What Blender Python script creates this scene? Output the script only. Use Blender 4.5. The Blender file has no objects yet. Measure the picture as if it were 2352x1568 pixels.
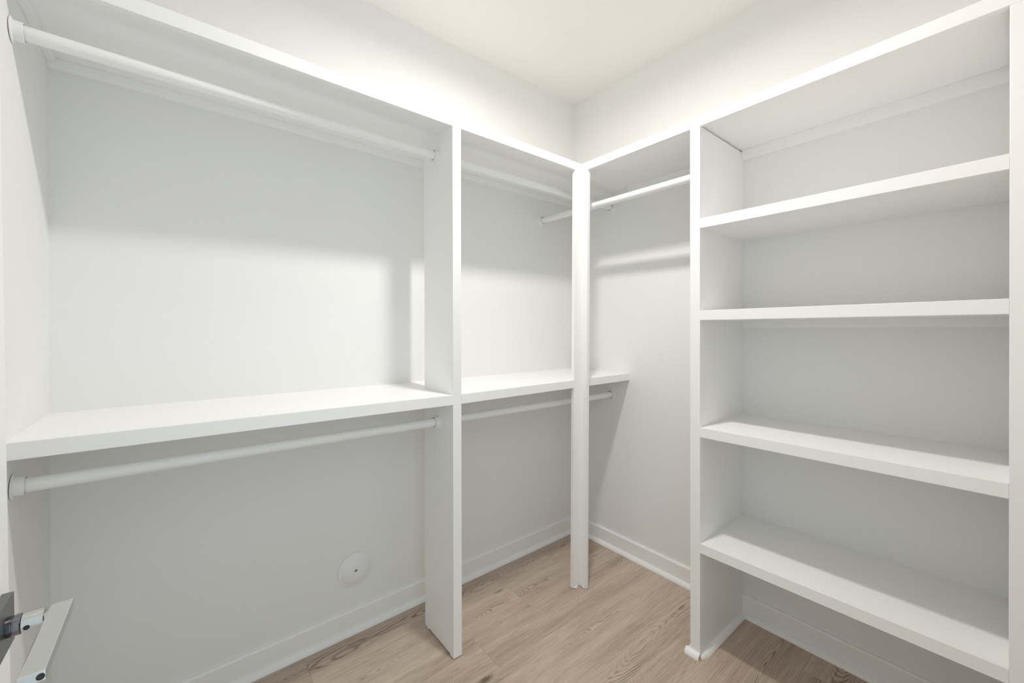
import bpy, bmesh, math, random
from mathutils import Vector, Matrix

random.seed(7)
S = bpy.context.scene
COL = S.collection

# ------------------------------------------------------------------ camera, world, exposure
W, H = 2352, 1568
CAM = Vector((-1.9487, -1.767, 1.2767))
YAW, PITCH, ROLL, FPX, CY = math.radians(50.947), math.radians(-0.1619), math.radians(-0.1001), 939.8, -28.86
fw = Vector((math.cos(YAW) * math.cos(PITCH), math.sin(YAW) * math.cos(PITCH), math.sin(PITCH)))
rt = Vector((math.sin(YAW), -math.cos(YAW), 0))
up = rt.cross(fw)
rt2 = rt * math.cos(ROLL) + up * math.sin(ROLL)
up2 = rt2.cross(fw)
cd = bpy.data.cameras.new('camera')
cam = bpy.data.objects.new('camera', cd)
COL.objects.link(cam)
cam.matrix_world = Matrix(((rt2.x, up2.x, -fw.x, CAM.x), (rt2.y, up2.y, -fw.y, CAM.y), (rt2.z, up2.z, -fw.z, CAM.z), (0, 0, 0, 1)))
cd.sensor_fit = 'HORIZONTAL'
cd.sensor_width = 36.0
cd.lens = FPX / W * 36.0
cd.shift_y = CY / W
cd.clip_start = 0.01
S.camera = cam

world = bpy.data.worlds.new('world')
S.world = world
world.use_nodes = True
WORLD_COLOR, WORLD_STRENGTH = (0.80, 1.0, 1.08, 1), 1.1
world.node_tree.nodes['Background'].inputs[0].default_value = WORLD_COLOR
world.node_tree.nodes['Background'].inputs[1].default_value = WORLD_STRENGTH

LAMP_POS, LAMP_R = Vector((-1.02, -0.888, 2.634)), 0.055
LAMP_COLOR, LAMP_STRENGTH = (1.0, 0.962, 0.928), 17.7

vs = S.view_settings
vs.view_transform = 'Standard'
vs.look = 'None'
vs.exposure = 0.0
vs.gamma = 1.0
vs.use_curve_mapping = False
S.cycles.max_bounces = 8
S.cycles.diffuse_bounces = 8
S.cycles.glossy_bounces = 3
S.cycles.use_adaptive_sampling = True
S.cycles.adaptive_threshold = 0.035

# ------------------------------------------------------------------ measures (metres; room corner at the origin)
D1, D2 = 0.406, 0.397            # depth of the left run and of the right run
ZT, ZF, ZU = 2.089, 2.050, 2.058  # top of fascia, bottom of fascia, underside of top shelf
XL = -2.2434                     # side wall
YE = -1.795                      # entry wall
ZC = 2.685
XM0, XM1 = -1.1354, -1.0984      # divider of the left run
YR0, YR1, YRE = -0.9615, -1.0009, -1.7562
HB = 0.093

# ------------------------------------------------------------------ materials
def nt_new(name):
    m = bpy.data.materials.new(name)
    m.use_nodes = True
    nt = m.node_tree
    return m, nt, nt.nodes['Principled BSDF']

def N(nt, typ, **kw):
    n = nt.nodes.new(typ)
    for k, v in kw.items():
        setattr(n, k, v)
    return n

def paint(name, col, rough, bump=0.0, scale=300.0, var=0.015, spec=0.4):
    m, nt, b = nt_new(name)
    tc = N(nt, 'ShaderNodeTexCoord')
    nz = N(nt, 'ShaderNodeTexNoise')
    nz.inputs['Scale'].default_value = 3.0
    nz.inputs['Detail'].default_value = 3.0
    nt.links.new(tc.outputs['Object'], nz.inputs['Vector'])
    mx = N(nt, 'ShaderNodeMix', data_type='RGBA')
    mx.inputs[6].default_value = (*[c * (1 - var) for c in col], 1)
    mx.inputs[7].default_value = (*[min(1, c * (1 + var)) for c in col], 1)
    nt.links.new(nz.outputs[0], mx.inputs[0])
    nt.links.new(mx.outputs[2], b.inputs['Base Color'])
    b.inputs['Roughness'].default_value = rough
    b.inputs['Specular IOR Level'].default_value = spec
    if bump:
        n2 = N(nt, 'ShaderNodeTexNoise')
        n2.inputs['Scale'].default_value = scale
        n2.inputs['Detail'].default_value = 2.0
        nt.links.new(tc.outputs['Object'], n2.inputs['Vector'])
        bp = N(nt, 'ShaderNodeBump')
        bp.inputs['Strength'].default_value = bump
        bp.inputs['Distance'].default_value = 0.002
        nt.links.new(n2.outputs[0], bp.inputs['Height'])
        nt.links.new(bp.outputs[0], b.inputs['Normal'])
    return m

def metal(name, col, rough, metallic=1.0, stretch=(1, 1, 1)):
    m, nt, b = nt_new(name)
    tc = N(nt, 'ShaderNodeTexCoord')
    mp = N(nt, 'ShaderNodeMapping')
    mp.inputs['Scale'].default_value = stretch
    nz = N(nt, 'ShaderNodeTexNoise')
    nz.inputs['Scale'].default_value = 200
    nt.links.new(tc.outputs['Object'], mp.inputs[0])
    nt.links.new(mp.outputs[0], nz.inputs['Vector'])
    mr = N(nt, 'ShaderNodeMapRange')
    mr.inputs[3].default_value = rough * 0.95
    mr.inputs[4].default_value = rough * 1.05
    nt.links.new(nz.outputs[0], mr.inputs[0])
    nt.links.new(mr.outputs[0], b.inputs['Roughness'])
    b.inputs['Base Color'].default_value = (*col, 1)
    b.inputs['Metallic'].default_value = metallic
    return m

M_WALL = paint('wall_paint', (0.85, 0.847, 0.839), 0.75, bump=0.12, scale=260, spec=0.25)
M_CEIL = paint('ceiling_paint', (0.85, 0.83, 0.80), 0.85, bump=0.15, scale=200, spec=0.2)
M_TRIM = paint('trim_paint', (0.905, 0.90, 0.89), 0.38, bump=0.03, scale=120)
M_SHELF = paint('shelf_paint', (0.91, 0.905, 0.895), 0.42, bump=0.04, scale=150)
M_ROD = paint('rod_enamel', (0.87, 0.87, 0.86), 0.3)
M_PLASTIC = paint('white_plastic', (0.85, 0.85, 0.85), 0.35)
M_CAULK = paint('caulk', (0.86, 0.86, 0.84), 0.5, var=0.03)
M_RAW = paint('raw_wood_end', (0.62, 0.52, 0.30), 0.7, var=0.15)
M_DARK = paint('dark_hole', (0.03, 0.03, 0.03), 0.6, var=0.1)
M_SCREW = metal('screw_steel', (0.25, 0.25, 0.25), 0.4)
M_NICKEL = metal('satin_nickel', (0.64, 0.64, 0.63), 0.28, stretch=(1, 0.05, 1))
M_ROSE = metal('nickel_dark_reflection', (0.24, 0.24, 0.24), 0.38)  # same satin nickel, its dark reflection put into the base colour
M_CHROME = metal('chrome_dark_reflection', (0.22, 0.22, 0.24), 0.12)  # mirror chrome with the dark surroundings it reflects painted into its colour
M_BLACK = paint('black_plastic', (0.012, 0.012, 0.013), 0.3, var=0.1)

def wood():
    m, nt, b = nt_new('oak_plank')
    L = nt.links.new
    def math_(op, a, c=None, clamp=False):
        n = N(nt, 'ShaderNodeMath', operation=op, use_clamp=clamp)
        for i, v in enumerate((a, c)):
            if v is None:
                continue
            if isinstance(v, (int, float)):
                n.inputs[i].default_value = v
            else:
                L(v, n.inputs[i])
        return n.outputs[0]
    def rng(v, a, c, d, e):
        n = N(nt, 'ShaderNodeMapRange')
        n.inputs[1].default_value, n.inputs[2].default_value = a, c
        n.inputs[3].default_value, n.inputs[4].default_value = d, e
        L(v, n.inputs[0])
        return n.outputs[0]
    tc = N(nt, 'ShaderNodeTexCoord')
    oi = N(nt, 'ShaderNodeObjectInfo')
    rnd = oi.outputs['Random']
    off = N(nt, 'ShaderNodeCombineXYZ')
    L(math_('MULTIPLY', rnd, 41.0), off.inputs[0])
    L(math_('MULTIPLY', rnd, 17.0), off.inputs[1])
    L(math_('MULTIPLY', rnd, 9.0), off.inputs[2])
    add = N(nt, 'ShaderNodeVectorMath', operation='ADD')
    L(tc.outputs['Object'], add.inputs[0])
    L(off.outputs[0], add.inputs[1])
    P = add.outputs[0]
    def noise(scale, detail=2.0, rough=0.5, dist=0.0):
        mp = N(nt, 'ShaderNodeMapping')
        mp.inputs['Scale'].default_value = scale
        L(P, mp.inputs[0])
        n = N(nt, 'ShaderNodeTexNoise')
        n.inputs['Scale'].default_value = 1.0
        n.inputs['Detail'].default_value = detail
        n.inputs['Roughness'].default_value = rough
        n.inputs['Distortion'].default_value = dist
        L(mp.outputs[0], n.inputs['Vector'])
        return n.outputs[0]
    sep = N(nt, 'ShaderNodeSeparateXYZ')
    L(tc.outputs['Object'], sep.inputs[0])
    # knots
    mpk = N(nt, 'ShaderNodeMapping')
    mpk.inputs['Scale'].default_value = (2.6, 7.0, 1.0)
    L(P, mpk.inputs[0])
    vor = N(nt, 'ShaderNodeTexVoronoi')
    vor.inputs['Scale'].default_value = 1.0
    L(mpk.outputs[0], vor.inputs['Vector'])
    kd = vor.outputs['Distance']
    knot_pull = rng(kd, 0.0, 0.30, 1.0, 0.0)
    # growth rings cut at a shallow angle: cathedral figure
    wander = math_('MULTIPLY', math_('SUBTRACT', noise((1.6, 0.0, 0.0), 1.0), 0.5), 0.10)
    v = math_('ADD', sep.outputs[1], wander)
    d = math_('MULTIPLY', math_('SUBTRACT', noise((1.15, 0.3, 0.0), 1.0), 0.42), 0.34)
    wob = math_('MULTIPLY', math_('SUBTRACT', noise((9.0, 28.0, 1.0), 3.0), 0.5), 0.010)
    r = math_('SQRT', math_('ADD', math_('MULTIPLY', v, v), math_('MULTIPLY', d, d)))
    r = math_('ADD', math_('ADD', r, wob), math_('MULTIPLY', knot_pull, 0.022))
    ph = math_('FRACT', math_('MULTIPLY', r, 1 / 0.0046))
    ring = rng(math_('ABSOLUTE', math_('SUBTRACT', ph, 0.5)), 0.0, 0.28, 1.0, 0.0)
    ring_mask = rng(noise((1.7, 9.0, 1.0), 2.0), 0.42, 0.60, 0.10, 1.0)
    ring = math_('MULTIPLY', ring, ring_mask)
    fib = rng(noise((7.0, 260.0, 1.0), 4.0, 0.65), 0.34, 0.68, 0.0, 1.0)
    pore = rng(noise((14.0, 520.0, 1.0), 2.0, 0.6), 0.56, 0.72, 0.0, 1.0)
    band = rng(noise((1.6, 26.0, 1.0), 3.0, 0.55), 0.30, 0.70, 0.0, 1.0)
    knot = math_('MULTIPLY', rng(kd, 0.01, 0.11, 1.0, 0.0), 1.0)
    dark = math_('ADD', math_('MULTIPLY', ring, 0.52), math_('MULTIPLY', fib, 0.34))
    dark = math_('ADD', dark, math_('MULTIPLY', pore, 0.22))
    dark = math_('ADD', dark, math_('MULTIPLY', band, 0.26))
    dark = math_('ADD', dark, math_('MULTIPLY', math_('SUBTRACT', rnd, 0.5), 0.16))
    dark = math_('ADD', dark, knot)
    cr = N(nt, 'ShaderNodeValToRGB')
    e = cr.color_ramp.elements
    e[0].position, e[0].color = 0.05, (0.64, 0.53, 0.44, 1)
    e[1].position, e[1].color = 1.0, (0.17, 0.125, 0.092, 1)
    mid = e.new(0.45)
    mid.color = (0.47, 0.375, 0.30, 1)
    L(dark, cr.inputs[0])
    L(cr.outputs[0], b.inputs['Base Color'])
    b.inputs['Roughness'].default_value = 0.48
    b.inputs['Specular IOR Level'].default_value = 0.35
    bp = N(nt, 'ShaderNodeBump')
    bp.inputs['Strength'].default_value = 0.25
    bp.inputs['Distance'].default_value = 0.0006
    bp.invert = True
    L(dark, bp.inputs['Height'])
    L(bp.outputs[0], b.inputs['Normal'])
    return m
M_WOOD = wood()
M_SUB = paint('subfloor', (0.22, 0.17, 0.13), 0.9, var=0.1)

def emitter():
    m, nt, b = nt_new('lamp_glass')
    b.inputs['Base Color'].default_value = (0.9, 0.9, 0.88, 1)
    b.inputs['Emission Color'].default_value = (*LAMP_COLOR, 1)
    b.inputs['Emission Strength'].default_value = 20.0
    b.inputs['Roughness'].default_value = 0.4
    return m
M_LAMP = emitter()

# ------------------------------------------------------------------ mesh helpers
def box(bm, x0, x1, y0, y1, z0, z1, bev=0.0):
    x0, x1 = sorted((x0, x1)); y0, y1 = sorted((y0, y1)); z0, z1 = sorted((z0, z1))
    vs_ = [bm.verts.new(c) for c in ((x0, y0, z0), (x1, y0, z0), (x1, y1, z0), (x0, y1, z0), (x0, y0, z1), (x1, y0, z1), (x1, y1, z1), (x0, y1, z1))]
    fs = [bm.faces.new([vs_[i] for i in f]) for f in ((0, 3, 2, 1), (4, 5, 6, 7), (0, 1, 5, 4), (1, 2, 6, 5), (2, 3, 7, 6), (3, 0, 4, 7))]
    if bev:
        es = list({e for f in fs for e in f.edges})
        bmesh.ops.bevel(bm, geom=es, offset=bev, segments=2, affect='EDGES', profile=0.5)

def prism(bm, outline, axis, a, b_):
    """extrude a 2D outline (list of (u, v)) along an axis between a and b_"""
    def mk(t):
        out = []
        for u, v in outline:
            c = {'x': (t, u, v), 'y': (u, t, v), 'z': (u, v, t)}[axis]
            out.append(bm.verts.new(c))
        return out
    A, B = mk(a), mk(b_)
    n = len(A)
    bm.faces.new(A[::-1]); bm.faces.new(B)
    for i in range(n):
        bm.faces.new((A[i], A[(i + 1) % n], B[(i + 1) % n], B[i]))

def lathe(bm, prof, mat=None, seg=40, cap0=False, cap1=False):
    """profile (r, h) turned about local z, then moved by mat"""
    rings = []
    for r, h in prof:
        if r < 1e-6:
            rings.append([bm.verts.new((0, 0, h))])
        else:
            rings.append([bm.verts.new((r * math.cos(2 * math.pi * i / seg), r * math.sin(2 * math.pi * i / seg), h)) for i in range(seg)])
    for A, B in zip(rings, rings[1:]):
        for i in range(seg):
            j = (i + 1) % seg
            if len(A) == 1 and len(B) == 1:
                continue
            if len(A) == 1:
                bm.faces.new((A[0], B[i], B[j]))
            elif len(B) == 1:
                bm.faces.new((A[i], A[j], B[0]))
            else:
                bm.faces.new((A[i], A[j], B[j], B[i]))
    if cap0 and len(rings[0]) > 1:
        bm.faces.new(rings[0][::-1])
    if cap1 and len(rings[-1]) > 1:
        bm.faces.new(rings[-1])
    if mat is not None:
        vv = [v for r in rings for v in r]
        bmesh.ops.transform(bm, matrix=mat, verts=vv)

def aim(origin, direction):
    q = Vector(direction).to_track_quat('Z', 'Y')
    return Matrix.Translation(Vector(origin)) @ q.to_matrix().to_4x4()

def obj(name, bm, mat, parent=None, smooth=False, label=None, cat=None, group=None, kind=None, origin=None):
    bmesh.ops.recalc_face_normals(bm, faces=bm.faces)
    if origin is not None:
        bmesh.ops.translate(bm, vec=-Vector(origin), verts=bm.verts)
    me = bpy.data.meshes.new(name)
    bm.to_mesh(me); bm.free()
    me.materials.append(mat)
    if smooth:
        for p in me.polygons:
            p.use_smooth = True
        try:
            me.set_sharp_from_angle(angle=math.radians(40))
        except Exception:
            pass
    o = bpy.data.objects.new(name, me)
    COL.objects.link(o)
    if origin is not None:
        o.location = origin
    if parent is not None:
        o.parent = parent
        o.matrix_parent_inverse = Matrix.Translation(-Vector(parent_loc(parent)))
    tag(o, label, cat, group, kind)
    return o

def parent_loc(o):
    v = Vector(o.location)
    if o.parent is not None:
        v = v.copy()
    return v

def tag(o, label=None, cat=None, group=None, kind=None):
    if label: o['label'] = label
    if cat: o['category'] = cat
    if group: o['group'] = group
    if kind: o['kind'] = kind
    return o

def thing(name, loc, label, cat, group=None):
    o = bpy.data.objects.new(name, None)
    o.empty_display_size = 0.05
    COL.objects.link(o)
    o.location = loc
    return tag(o, label, cat, group)

def bx(*a, **k):
    bm = bmesh.new(); box(bm, *a, **k); return bm

# ------------------------------------------------------------------ room shell
T = 0.12
YH = YE - T
obj('wall_left', bx(XL - T, T, 0, T, 0, ZC), M_WALL, label='long white wall behind the double hanging rods', cat='wall', kind='structure')
WR = obj('wall_right', bx(0, T, YE - T, 0, 0, ZC), M_WALL, label='white wall behind the open shelving unit', cat='wall', kind='structure')
obj('wall_side', bx(XL - T, XL, YH, 0, 0, ZC), M_WALL, label='white wall closing the hanging bay beside the door', cat='wall', kind='structure')
bm = bmesh.new()
DX0, DX1, DZ = -2.178, -1.255, 2.045
box(bm, XL, DX0, YH, YE, 0, ZC)
box(bm, DX1, 0, YH, YE, 0, ZC)
box(bm, DX0, DX1, YH, YE, DZ, ZC)
obj('wall_entry', bm, M_WALL, label='white entry wall with the doorway opening', cat='wall', kind='structure')
obj('ceiling', bx(XL - T, T, YH, T, ZC, ZC + 0.1), M_CEIL, label='plain off-white ceiling', cat='ceiling', kind='structure')

# floor with individual planks running along the left wall
floor = obj('floor', bx(XL - T, T, YH, T, -0.06, -0.006), M_SUB, label='grey-brown wood plank floor', cat='floor', kind='structure')
PW, PL, GAP = 0.181, 1.22, 0.0003
first = {0: -0.36, 1: -0.70, 2: -1.02, 3: -0.025, 4: -0.90, 5: -0.338, 6: -0.95, 7: -0.15, 8: -0.72, 9: -1.1, 10: -0.4}
mesh_cache = {}
for row in range(11):
    y1 = -PW * row
    y0 = max(y1 - PW, YH)
    if y1 <= YH:
        break
    cuts = [first[row] + PL * k for k in range(-3, 3)]
    cuts = sorted({XL, 0.0} | {c for c in cuts if XL + 0.02 < c < -0.02})
    for xa, xb in zip(cuts, cuts[1:]):
        key = (round(xb - xa, 3), round(y1 - y0, 3))
        if key not in mesh_cache:
            l, w = (xb - xa) / 2 - GAP / 2, (y1 - y0) / 2 - GAP / 2
            b_ = bmesh.new()
            c = 0.0004
            bot = [b_.verts.new(p) for p in ((-l, -w, -0.006), (l, -w, -0.006), (l, w, -0.006), (-l, w, -0.006))]
            mid = [b_.verts.new(p) for p in ((-l, -w, -c), (l, -w, -c), (l, w, -c), (-l, w, -c))]
            top = [b_.verts.new(p) for p in ((-l + c, -w + c, 0), (l - c, -w + c, 0), (l - c, w - c, 0), (-l + c, w - c, 0))]
            b_.faces.new(top)
            b_.faces.new(bot[::-1])
            for A, B in ((bot, mid), (mid, top)):
                for i in range(4):
                    b_.faces.new((A[i], A[(i + 1) % 4], B[(i + 1) % 4], B[i]))
            me = bpy.data.meshes.new('plank')
            b_.to_mesh(me); b_.free()
            me.materials.append(M_WOOD)
            mesh_cache[key] = me
        pk = bpy.data.objects.new('plank', mesh_cache[key])
        COL.objects.link(pk)
        pk.location = ((xa + xb) / 2, (y0 + y1) / 2, 0)
        pk.parent = floor

# baseboards (thickness 13.5 mm, eased top) with a quarter-round shoe
TB, SH = 0.0135, 0.019
BASE_PROF = [(0, 0.001), (TB, 0.001), (TB, HB - 0.006), (TB - 0.004, HB), (0, HB)]
SHOE = [(0, 0)] + [(SH * math.sin(i * math.pi / 16), SH * 1.05 * math.cos(i * math.pi / 16)) for i in range(8)] + [(SH, 0.004), (SH, 0.0)]

def run(name, axis, wallpos, sign, a, b_, lab, kind='structure'):
    bm = bmesh.new()
    prism(bm, [(wallpos + sign * u, v) for u, v in BASE_PROF], axis, a, b_)
    o = obj(name, bm, M_TRIM, label=lab, cat='baseboard', kind=kind)
    bm = bmesh.new()
    prism(bm, [(wallpos + sign * (TB + u), v) for u, v in SHOE], axis, a, b_)
    obj('shoe_molding', bm, M_TRIM, parent=o, smooth=True)
    return o
# axis x prism takes (y, z); axis y prism takes (x, z)
run('baseboard_left', 'x', 0.0, -1, XL + TB, -TB, 'white baseboard along the long hanging wall')
run('baseboard_right', 'y', 0.0, -1, -TB, YR0 + 0.0002, 'white baseboard between the corner post and the shelving unit')
run('baseboard_right', 'y', 0.0, -1, YR1 - 0.0002, YRE + 0.0002, 'white baseboard under the lowest shelf of the shelving unit')
run('baseboard_side', 'y', XL, 1, -TB - SH, YE + TB, 'white baseboard on the side wall next to the door')
run('baseboard_entry', 'x', YE, 1, DX1 + 0.02, -D2 - 0.01, 'white baseboard on the entry wall beside the doorway')

# ------------------------------------------------------------------ top shelves
def top_shelf_left():
    t = thing('closet_shelf', (-1.1, 0, ZU), 'long white top shelf over the two double hanging bays', 'shelf', 'white top shelves')
    obj('board', bx(XL, 0, -D1 + 0.019, 0, ZU, ZT), M_SHELF, t)
    obj('fascia', bx(XL, -D2, -D1, -D1 + 0.019, ZF, ZT, bev=0.0012), M_TRIM, t)
    obj('cleat', bx(XL, -0.019, -0.019, 0, ZU - 0.028, ZU, bev=0.001), M_SHELF, t)
    obj('cleat', bx(XL, XL + 0.019, -D1 + 0.03, -0.019, ZU - 0.012, ZU, bev=0.001), M_SHELF, t)
top_shelf_left()

def top_shelf_right():
    t = thing('closet_shelf', (0, -1.1, ZU), 'white top shelf over the single hanging bay and the shelving unit', 'shelf', 'white top shelves')
    obj('board', bx(-D2 + 0.019, 0, YE, -D1 + 0.019, ZU, ZT), M_SHELF, t)
    obj('fascia', bx(-D2, -D2 + 0.019, YE, -D1, ZF, ZT, bev=0.0012), M_TRIM, t)
top_shelf_right()
obj('cleat', bx(-0.019, 0, YR0, -D1, ZU - 0.028, ZU, bev=0.001), M_SHELF, WR, label='thin white cleat strip under the top shelf')
obj('cleat', bx(-0.019, 0, YRE, YR1, ZU - 0.043, ZU, bev=0.001), M_SHELF, WR, label='thin white cleat strip under the top shelf')

# ------------------------------------------------------------------ lower shelf of the left run (sags slightly between its supports)
PCX = -0.408                      # corner post inside corner at shelf height
NX0, NX1 = PCX - 0.047, PCX + 0.021
def zs(x):
    return 1.0186 + (1.031 - 1.0186) * (x - XM0) / (XL - XM0) if x < XM0 else 1.0186 + (1.0208 - 1.0186) * (x - XM0) / (0 - XM0)

def slab(bm, outline, zt, th):
    top = [bm.verts.new((x, y, zt(x))) for x, y in outline]
    bot = [bm.verts.new((x, y, zt(x) - th)) for x, y in outline]
    bm.faces.new(top); bm.faces.new(bot[::-1])
    n = len(top)
    for i in range(n):
        bm.faces.new((top[i], bot[i], bot[(i + 1) % n], top[(i + 1) % n]))

def lower_shelf():
    t = thing('closet_shelf', (-1.1, 0, 0.98), 'long white lower shelf running behind the divider above the lower rods', 'shelf')
    f = D1 - 0.019
    bm = bmesh.new()
    slab(bm, [(XL, -f), (XM0 - 0.0005, -f), (XM0 - 0.0005, -0.169), (XM1 + 0.0005, -0.169), (XM1 + 0.0005, -f), (NX0, -f), (NX1, -f), (0, -f), (0, 0), (XL, 0)], zs, 0.038)
    obj('board', bm, M_SHELF, t)
    for a, b_ in ((XL, XM0), (XM1, NX0), (NX1, 0)):
        bm = bmesh.new()
        slab(bm, [(a, -D1), (b_, -D1), (b_, -f - 0.0002), (a, -f - 0.0002)], zs, 0.038)
        bmesh.ops.bevel(bm, geom=[e for e in bm.edges if abs(e.verts[0].co.y + D1) < 1e-4 and abs(e.verts[1].co.y + D1) < 1e-4 and abs(e.verts[0].co.x - e.verts[1].co.x) > 0.01], offset=0.001, segments=2, affect='EDGES')
        obj('front_edge', bm, M_TRIM, t)
    bm = bmesh.new()
    slab(bm, [(XL, -0.019), (0, -0.019), (0, 0), (XL, 0)], lambda x: zs(x) - 0.038, 0.035)
    obj('cleat', bm, M_SHELF, t)
lower_shelf()

# ------------------------------------------------------------------ divider panel of the left run
def divider():
    t = thing('divider_panel', ((XM0 + XM1) / 2, -0.29, 0), 'tall white divider panel standing between the double hanging bays', 'panel')
    bm = bmesh.new()
    yb, yf = -0.1701, -D1 + 0.019
    prism(bm, [(yb, 0.006), (yb - 0.02, 0.006), (yb - 0.021, 0.009), (yf + 0.012, 0.009), (yf + 0.011, 0.006), (yf, 0.006), (yf, ZU), (yb, ZU)], 'x', XM0, XM1)
    obj('board', bm, M_SHELF, t)
    obj('front_edge', bx(XM0 - 0.0006, XM1, -D1, yf, 0.0025, ZF, bev=0.0012), M_TRIM, t)
    for y, r in ((yb - 0.023, 0.0055), (yf + 0.006, 0.0045)):
        bm = bmesh.new()
        bmesh.ops.create_uvsphere(bm, u_segments=14, v_segments=8, radius=r)
        bmesh.ops.scale(bm, vec=(0.8, 1.4, 0.85), verts=bm.verts)
        for v in bm.verts:
            v.co.z += 0.004 * math.sin(v.co.y * 300) * 0.3
        bmesh.ops.translate(bm, vec=(XM0 + 0.003, y, r * 0.8), verts=bm.verts)
        obj('caulk_bead', bm, M_CAULK, t, smooth=True)
divider()

# ------------------------------------------------------------------ corner post: two strips forming an inside corner, leaning a little
def corner_post():
    cx = lambda z: -0.3985 + (z - 2.05) / 2.05 * 0.019
    t = thing('corner_post', (cx(0), -D1, 0), 'slim white corner post of two strips under the meeting top shelves', 'post')
    def strip(outline):
        bm = bmesh.new()
        zb, zt = 0.003, ZF
        lo = [bm.verts.new((cx(zb) + u, v, zb)) for u, v in outline]
        hi = [bm.verts.new((cx(zt) + u, v, zt)) for u, v in outline]
        bm.faces.new(lo[::-1]); bm.faces.new(hi)
        for i in range(len(lo)):
            j = (i + 1) % len(lo)
            bm.faces.new((lo[i], lo[j], hi[j], hi[i]))
        bmesh.ops.bevel(bm, geom=[e for e in bm.edges if abs(e.verts[0].co.z - e.verts[1].co.z) > 0.5], offset=0.0012, segments=2, affect='EDGES')
        return bm
    obj('strip', strip([(-0.046, -D1), (0.0, -D1), (0.0, -D1 + 0.019), (-0.046, -D1 + 0.019)]), M_TRIM, t)
    obj('strip', strip([(0.0, -D1 - 0.040), (0.019, -D1 - 0.040), (0.019, -D1 + 0.019), (0.0, -D1 + 0.019)]), M_TRIM, t)
    for dx, dy, rz in ((-0.026, -0.002, 0.0), (0.002, -0.024, math.pi / 2)):
        bm = bmesh.new()
        bmesh.ops.create_uvsphere(bm, u_segments=14, v_segments=8, radius=0.005)
        bmesh.ops.scale(bm, vec=(2.0, 0.9, 0.75), verts=bm.verts)
        bmesh.ops.rotate(bm, matrix=Matrix.Rotation(rz, 3, 'Z'), verts=bm.verts)
        bmesh.ops.translate(bm, vec=(cx(0) + dx, -D1 + dy, 0.0036), verts=bm.verts)
        obj('caulk_bead', bm, M_CAULK, t, smooth=True)
corner_post()

# ------------------------------------------------------------------ shelving unit on the right wall
def shelving():
    t = thing('shelving_unit', (-0.2, (YR1 + YRE) / 2, 0), 'white built-in shelving unit with four open shelves', 'shelving')
    for y0, y1 in ((YR1, YR0), (YE + 0.0005, YRE)):
        p = obj('side_panel', bx(-D2 + 0.019, 0, y0, y1, 0.001, ZF, bev=0.0006), M_SHELF, t)
        obj('front_edge', bx(-D2, -D2 + 0.0192, y0 - (0 if y1 < -1.5 else 0.0), y1, 0.001, ZF, bev=0.0014), M_TRIM, p)
    shelves = ((1.695, 1.6943), (1.3422, 1.3453), (0.8922, 0.8993), (0.4459, 0.4503))
    for zl, zr in shelves:
        def zf(y):
            return zl + (zr - zl) * (y - YR1) / (YRE - YR1)
        def part(xa, xb, bev):
            bm = bmesh.new()
            top = [bm.verts.new((x, y, zf(y))) for x, y in ((xa, YR1), (xb, YR1), (xb, YRE), (xa, YRE))]
            bot = [bm.verts.new((v.co.x, v.co.y, v.co.z - 0.038)) for v in top]
            bm.faces.new(top); bm.faces.new(bot[::-1])
            for i in range(4):
                bm.faces.new((top[i], bot[i], bot[(i + 1) % 4], top[(i + 1) % 4]))
            if bev:
                bmesh.ops.bevel(bm, geom=[e for e in bm.edges if abs(e.verts[0].co.x - xa) < 1e-4 and abs(e.verts[1].co.x - xa) < 1e-4 and abs(e.verts[0].co.y - e.verts[1].co.y) > 0.1], offset=0.0012, segments=2, affect='EDGES')
            return bm
        s = obj('shelf', part(-D2 + 0.019, -0.0002, False), M_SHELF, t)
        obj('front_edge', part(-D2, -D2 + 0.0192, True), M_TRIM, s)
        if zl == 1.3422:
            bm = part(-0.019, -0.0002, False)
            for v in bm.verts:
                v.co.z -= 0.038 if v.co.z > zf(v.co.y) - 0.01 else 0.03
            obj('cleat', bm, M_SHELF, s)
    # quarter-round at the foot of the divider
    bm = bmesh.new()
    prism(bm, [(YR1 - u, v) for u, v in SHOE], 'x', -D2 + 0.03, -TB - SH)
    for f in [f for f in bm.faces if all(abs(v.co.x + D2 - 0.03) < 1e-5 for v in f.verts)]:
        r_ = bmesh.ops.extrude_discrete_faces(bm, faces=[f])['faces'][0]
        for v in r_.verts:
            v.co.x = -D2 + 0.002
            v.co.y = YR1 + (v.co.y - YR1) * 0.35
            v.co.z *= 0.5
    obj('shoe_molding', bm, M_TRIM, t, smooth=True)
    bm = bmesh.new()
    prism(bm, [(-D2 - u, v * 1.05) for u, v in SHOE], 'y', YR1 - 0.001, YR0 + 0.015)
    sm = obj('shoe_molding', bm, M_TRIM, t, smooth=True)
    bm = bmesh.new()
    prism(bm, [(-D2 - u * 0.96, v) for u, v in SHOE], 'y', YR1 - 0.0018, YR1 - 0.0011)
    obj('cut_end', bm, M_RAW, sm)
    bm = bmesh.new()
    prism(bm, [(YR0 + u, v) for u, v in SHOE], 'x', -D2 - 0.0005, -D2 + 0.05)
    obj('shoe_molding', bm, M_TRIM, t, smooth=True)
shelving()

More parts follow.
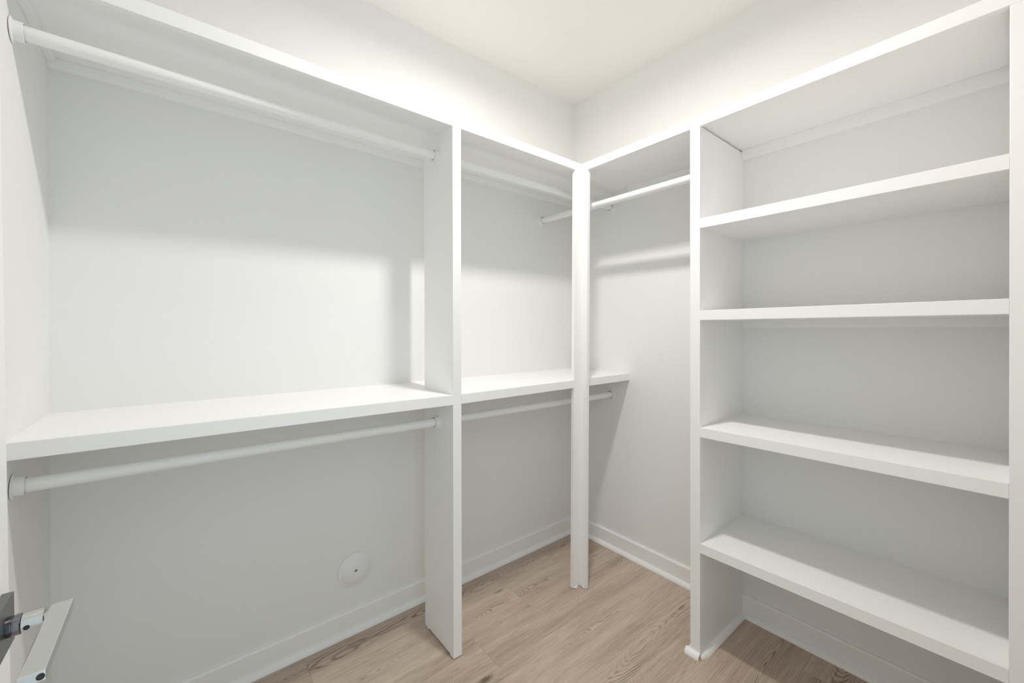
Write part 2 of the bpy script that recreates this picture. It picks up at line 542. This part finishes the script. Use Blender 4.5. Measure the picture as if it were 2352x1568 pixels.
# ------------------------------------------------------------------ closet rods
RR = 0.0168
def closet_rod(p0, p1, lab):
    p0, p1 = Vector(p0), Vector(p1)
    d = (p1 - p0).normalized()
    ln = (p1 - p0).length
    t = thing('closet_rod', (p0 + p1) / 2, lab, 'rod', 'white closet rods')
    bm = bmesh.new()
    lathe(bm, [(RR - 0.0015, 0.004), (RR, 0.005), (RR, ln - 0.005), (RR - 0.0015, ln - 0.004)], aim(p0, d), seg=40, cap0=True, cap1=True)
    obj('tube', bm, M_ROD, t, smooth=True)
    for o_, dd in ((p0, d), (p1, -d)):
        bm = bmesh.new()
        lathe(bm, [(0, 0.0003), (0.029, 0.0003), (0.029, 0.0022), (0.0275, 0.0034), (0.0228, 0.0042), (0.0222, 0.006), (0.0218, 0.0195), (0.0208, 0.0205), (0.0192, 0.0200), (0.0188, 0.0045), (0, 0.0045)], aim(o_, dd), seg=40)
        obj('socket', bm, M_PLASTIC, t, smooth=True)
YROD, XROD = -0.287, -0.293
closet_rod((XL, -0.333, 1.953), (XM0, YROD, 1.9718), 'white closet rod under the top shelf, between side wall and divider panel')
closet_rod((XM1, YROD, 1.9718), (0, YROD, 1.9718), 'white closet rod under the top shelf, between divider panel and right wall')
closet_rod((XL, -0.345, 0.9205), (XM0, YROD, 0.8958), 'white closet rod under the lower shelf, between side wall and divider panel')
closet_rod((XM1, YROD, 0.8958), (0, YROD, 0.8897), 'white closet rod under the lower shelf, ending on the right wall behind the post')
closet_rod((XROD, 0, 1.9055), (XROD, YR0, 1.898), 'white closet rod from the long wall to the shelving unit side')

# ------------------------------------------------------------------ round cover plate on the wall
def cover_plate():
    c = Vector((-1.376, -0.0002, 0.2545))
    t = thing('wall_cover_plate', c, 'round white domed cover plate low on the wall under the lower rod', 'cover plate')
    m = aim(c, (0, -1, 0))
    bm = bmesh.new()
    lathe(bm, [(0.0655, 0.0), (0.0655, 0.0012), (0.070, 0.0016), (0.0703, 0.0034), (0.0685, 0.0042), (0.0640, 0.0046), (0.0615, 0.0052), (0.057, 0.0085), (0.048, 0.0135), (0.036, 0.0172), (0.022, 0.0190), (0.012, 0.0193), (0.0085, 0.0186), (0.006, 0.0160), (0.0048, 0.0120), (0, 0.0115)], m, seg=64)
    obj('dome', bm, M_PLASTIC, t, smooth=True)
    bm = bmesh.new()
    lathe(bm, [(0.0046, 0.0118), (0.0042, 0.0136), (0.002, 0.0142), (0, 0.0142)], m, seg=24)
    obj('screw', bm, M_SCREW, t, smooth=True, label='dark screw head')
cover_plate()

# ------------------------------------------------------------------ door standing open beside the camera, lever handle on it
def door():
    xf, ye, yh = -2.137, -0.872, -1.786
    leaf = obj('door_1', bx(xf - 0.035, xf, yh, ye, 0.012, 2.03, bev=0.0015), M_TRIM, label='white door leaf standing open against the side wall', cat='door', kind='structure', origin=(xf, ye, 0.9))
    hz, hy = 0.8855, -0.9355
    hr = obj('door_handle', bx(xf, xf + 0.011, hy - 0.0325, hy + 0.0325, hz - 0.0325, hz + 0.0325, bev=0.0008), M_ROSE, label='satin nickel lever handle on a square plate')
    parts = [hr]
    neck = bmesh.new()
    lathe(neck, [(0.0105, 0.024), (0.0118, 0.0248), (0.0118, 0.0442), (0.0105, 0.0452)], aim((xf, hy, hz), (1, 0, 0)), seg=32, cap0=True, cap1=True)
    parts.append(obj('neck', neck, M_NICKEL, smooth=True))
    ring = bmesh.new()
    lathe(ring, [(0.0125, 0.011), (0.0128, 0.012), (0.0128, 0.0165), (0.0119, 0.0168), (0.0119, 0.0176), (0.0128, 0.018), (0.0128, 0.0235), (0.012, 0.0242)], aim((xf, hy, hz), (1, 0, 0)), seg=32, cap0=True, cap1=True)
    parts.append(obj('collar', ring, M_CHROME, smooth=True))
    # lever bar: rounded outline, solid; a black disc paints the shade of its end hole
    lx0, lx1 = xf + 0.048, xf + 0.0705
    lt, lb = hz + 0.0095, hz - 0.0035
    bar = bmesh.new()
    box(bar, lx0, lx1, -1.0825, hy + 0.010, lb, lt, bev=0.0016)
    parts.append(obj('lever', bar, M_NICKEL))
    lip = bmesh.new()
    box(lip, xf + 0.0445, xf + 0.0485, hy - 0.0095, hy - 0.002, lb + 0.002, lt - 0.002, bev=0.0008)
    parts.append(obj('lever_joint', lip, M_NICKEL))
    hole = bmesh.new()
    lathe(hole, [(0.0, 0.0001), (0.0036, 0.0001), (0.0036, 0.0005), (0.0, 0.0005)], aim((lx1 - 0.0042, -1.0825, (lt + lb) / 2), (0, -1, 0)), seg=20)
    parts.append(obj('end_hole_shade', hole, M_DARK))
    scr = bmesh.new()
    lathe(scr, [(0.0, 0.0), (0.003, 0.0), (0.003, 0.0004), (0.0, 0.0004)], aim((xf + 0.030, hy - 0.0117, hz - 0.002), (0, -1, 0)), seg=18)
    parts.append(obj('set_screw', scr, M_DARK))
    inv = Matrix.Translation(-Vector(leaf.location))
    hr.parent = leaf
    hr.matrix_parent_inverse = inv
    for q in parts[1:]:
        q.parent = hr
    leaf.rotation_euler = (0, math.radians(-0.45), 0)
door()

# ------------------------------------------------------------------ ceiling lamp (the closet's own light)
def ceiling_light():
    t = thing('ceiling_light', (LAMP_POS.x, LAMP_POS.y, ZC), 'small round lit flush lamp on the closet ceiling', 'light')
    drop = ZC - LAMP_POS.z
    lip = drop + 0.009  # unseen rim, added to cut grazing light on the upper walls
    bm = bmesh.new()
    lathe(bm, [(0.0, 0.0), (LAMP_R + 0.03, 0.0), (LAMP_R + 0.03, drop * 0.3), (LAMP_R + 0.006, lip - 0.006), (LAMP_R + 0.006, lip), (LAMP_R, lip), (LAMP_R, drop - 0.008), (0.0, drop - 0.008)], aim((LAMP_POS.x, LAMP_POS.y, ZC - 0.0002), (0, 0, -1)), seg=40)
    obj('base', bm, M_PLASTIC, t, smooth=True)
    bm = bmesh.new()
    lathe(bm, [(LAMP_R - 0.0005, -0.004), (LAMP_R - 0.0005, 0.0), (LAMP_R * 0.6, 0.0015), (LAMP_R * 0.3, 0.002), (0, 0.0022)], aim(LAMP_POS, (0, 0, -1)), seg=40)
    obj('diffuser', bm, M_LAMP, t, smooth=True)
    ld = bpy.data.lights.new('bulb', 'AREA')
    ld.shape = 'DISK'
    ld.size = 2 * LAMP_R - 0.004
    ld.energy = LAMP_STRENGTH
    ld.color = LAMP_COLOR
    lo = bpy.data.objects.new('bulb', ld)
    COL.objects.link(lo)
    lo.location = (0, 0, LAMP_POS.z - 0.003 - ZC)
    lo.parent = t
ceiling_light()

# ------------------------------------------------------------------ finish
bpy.context.view_layer.update()
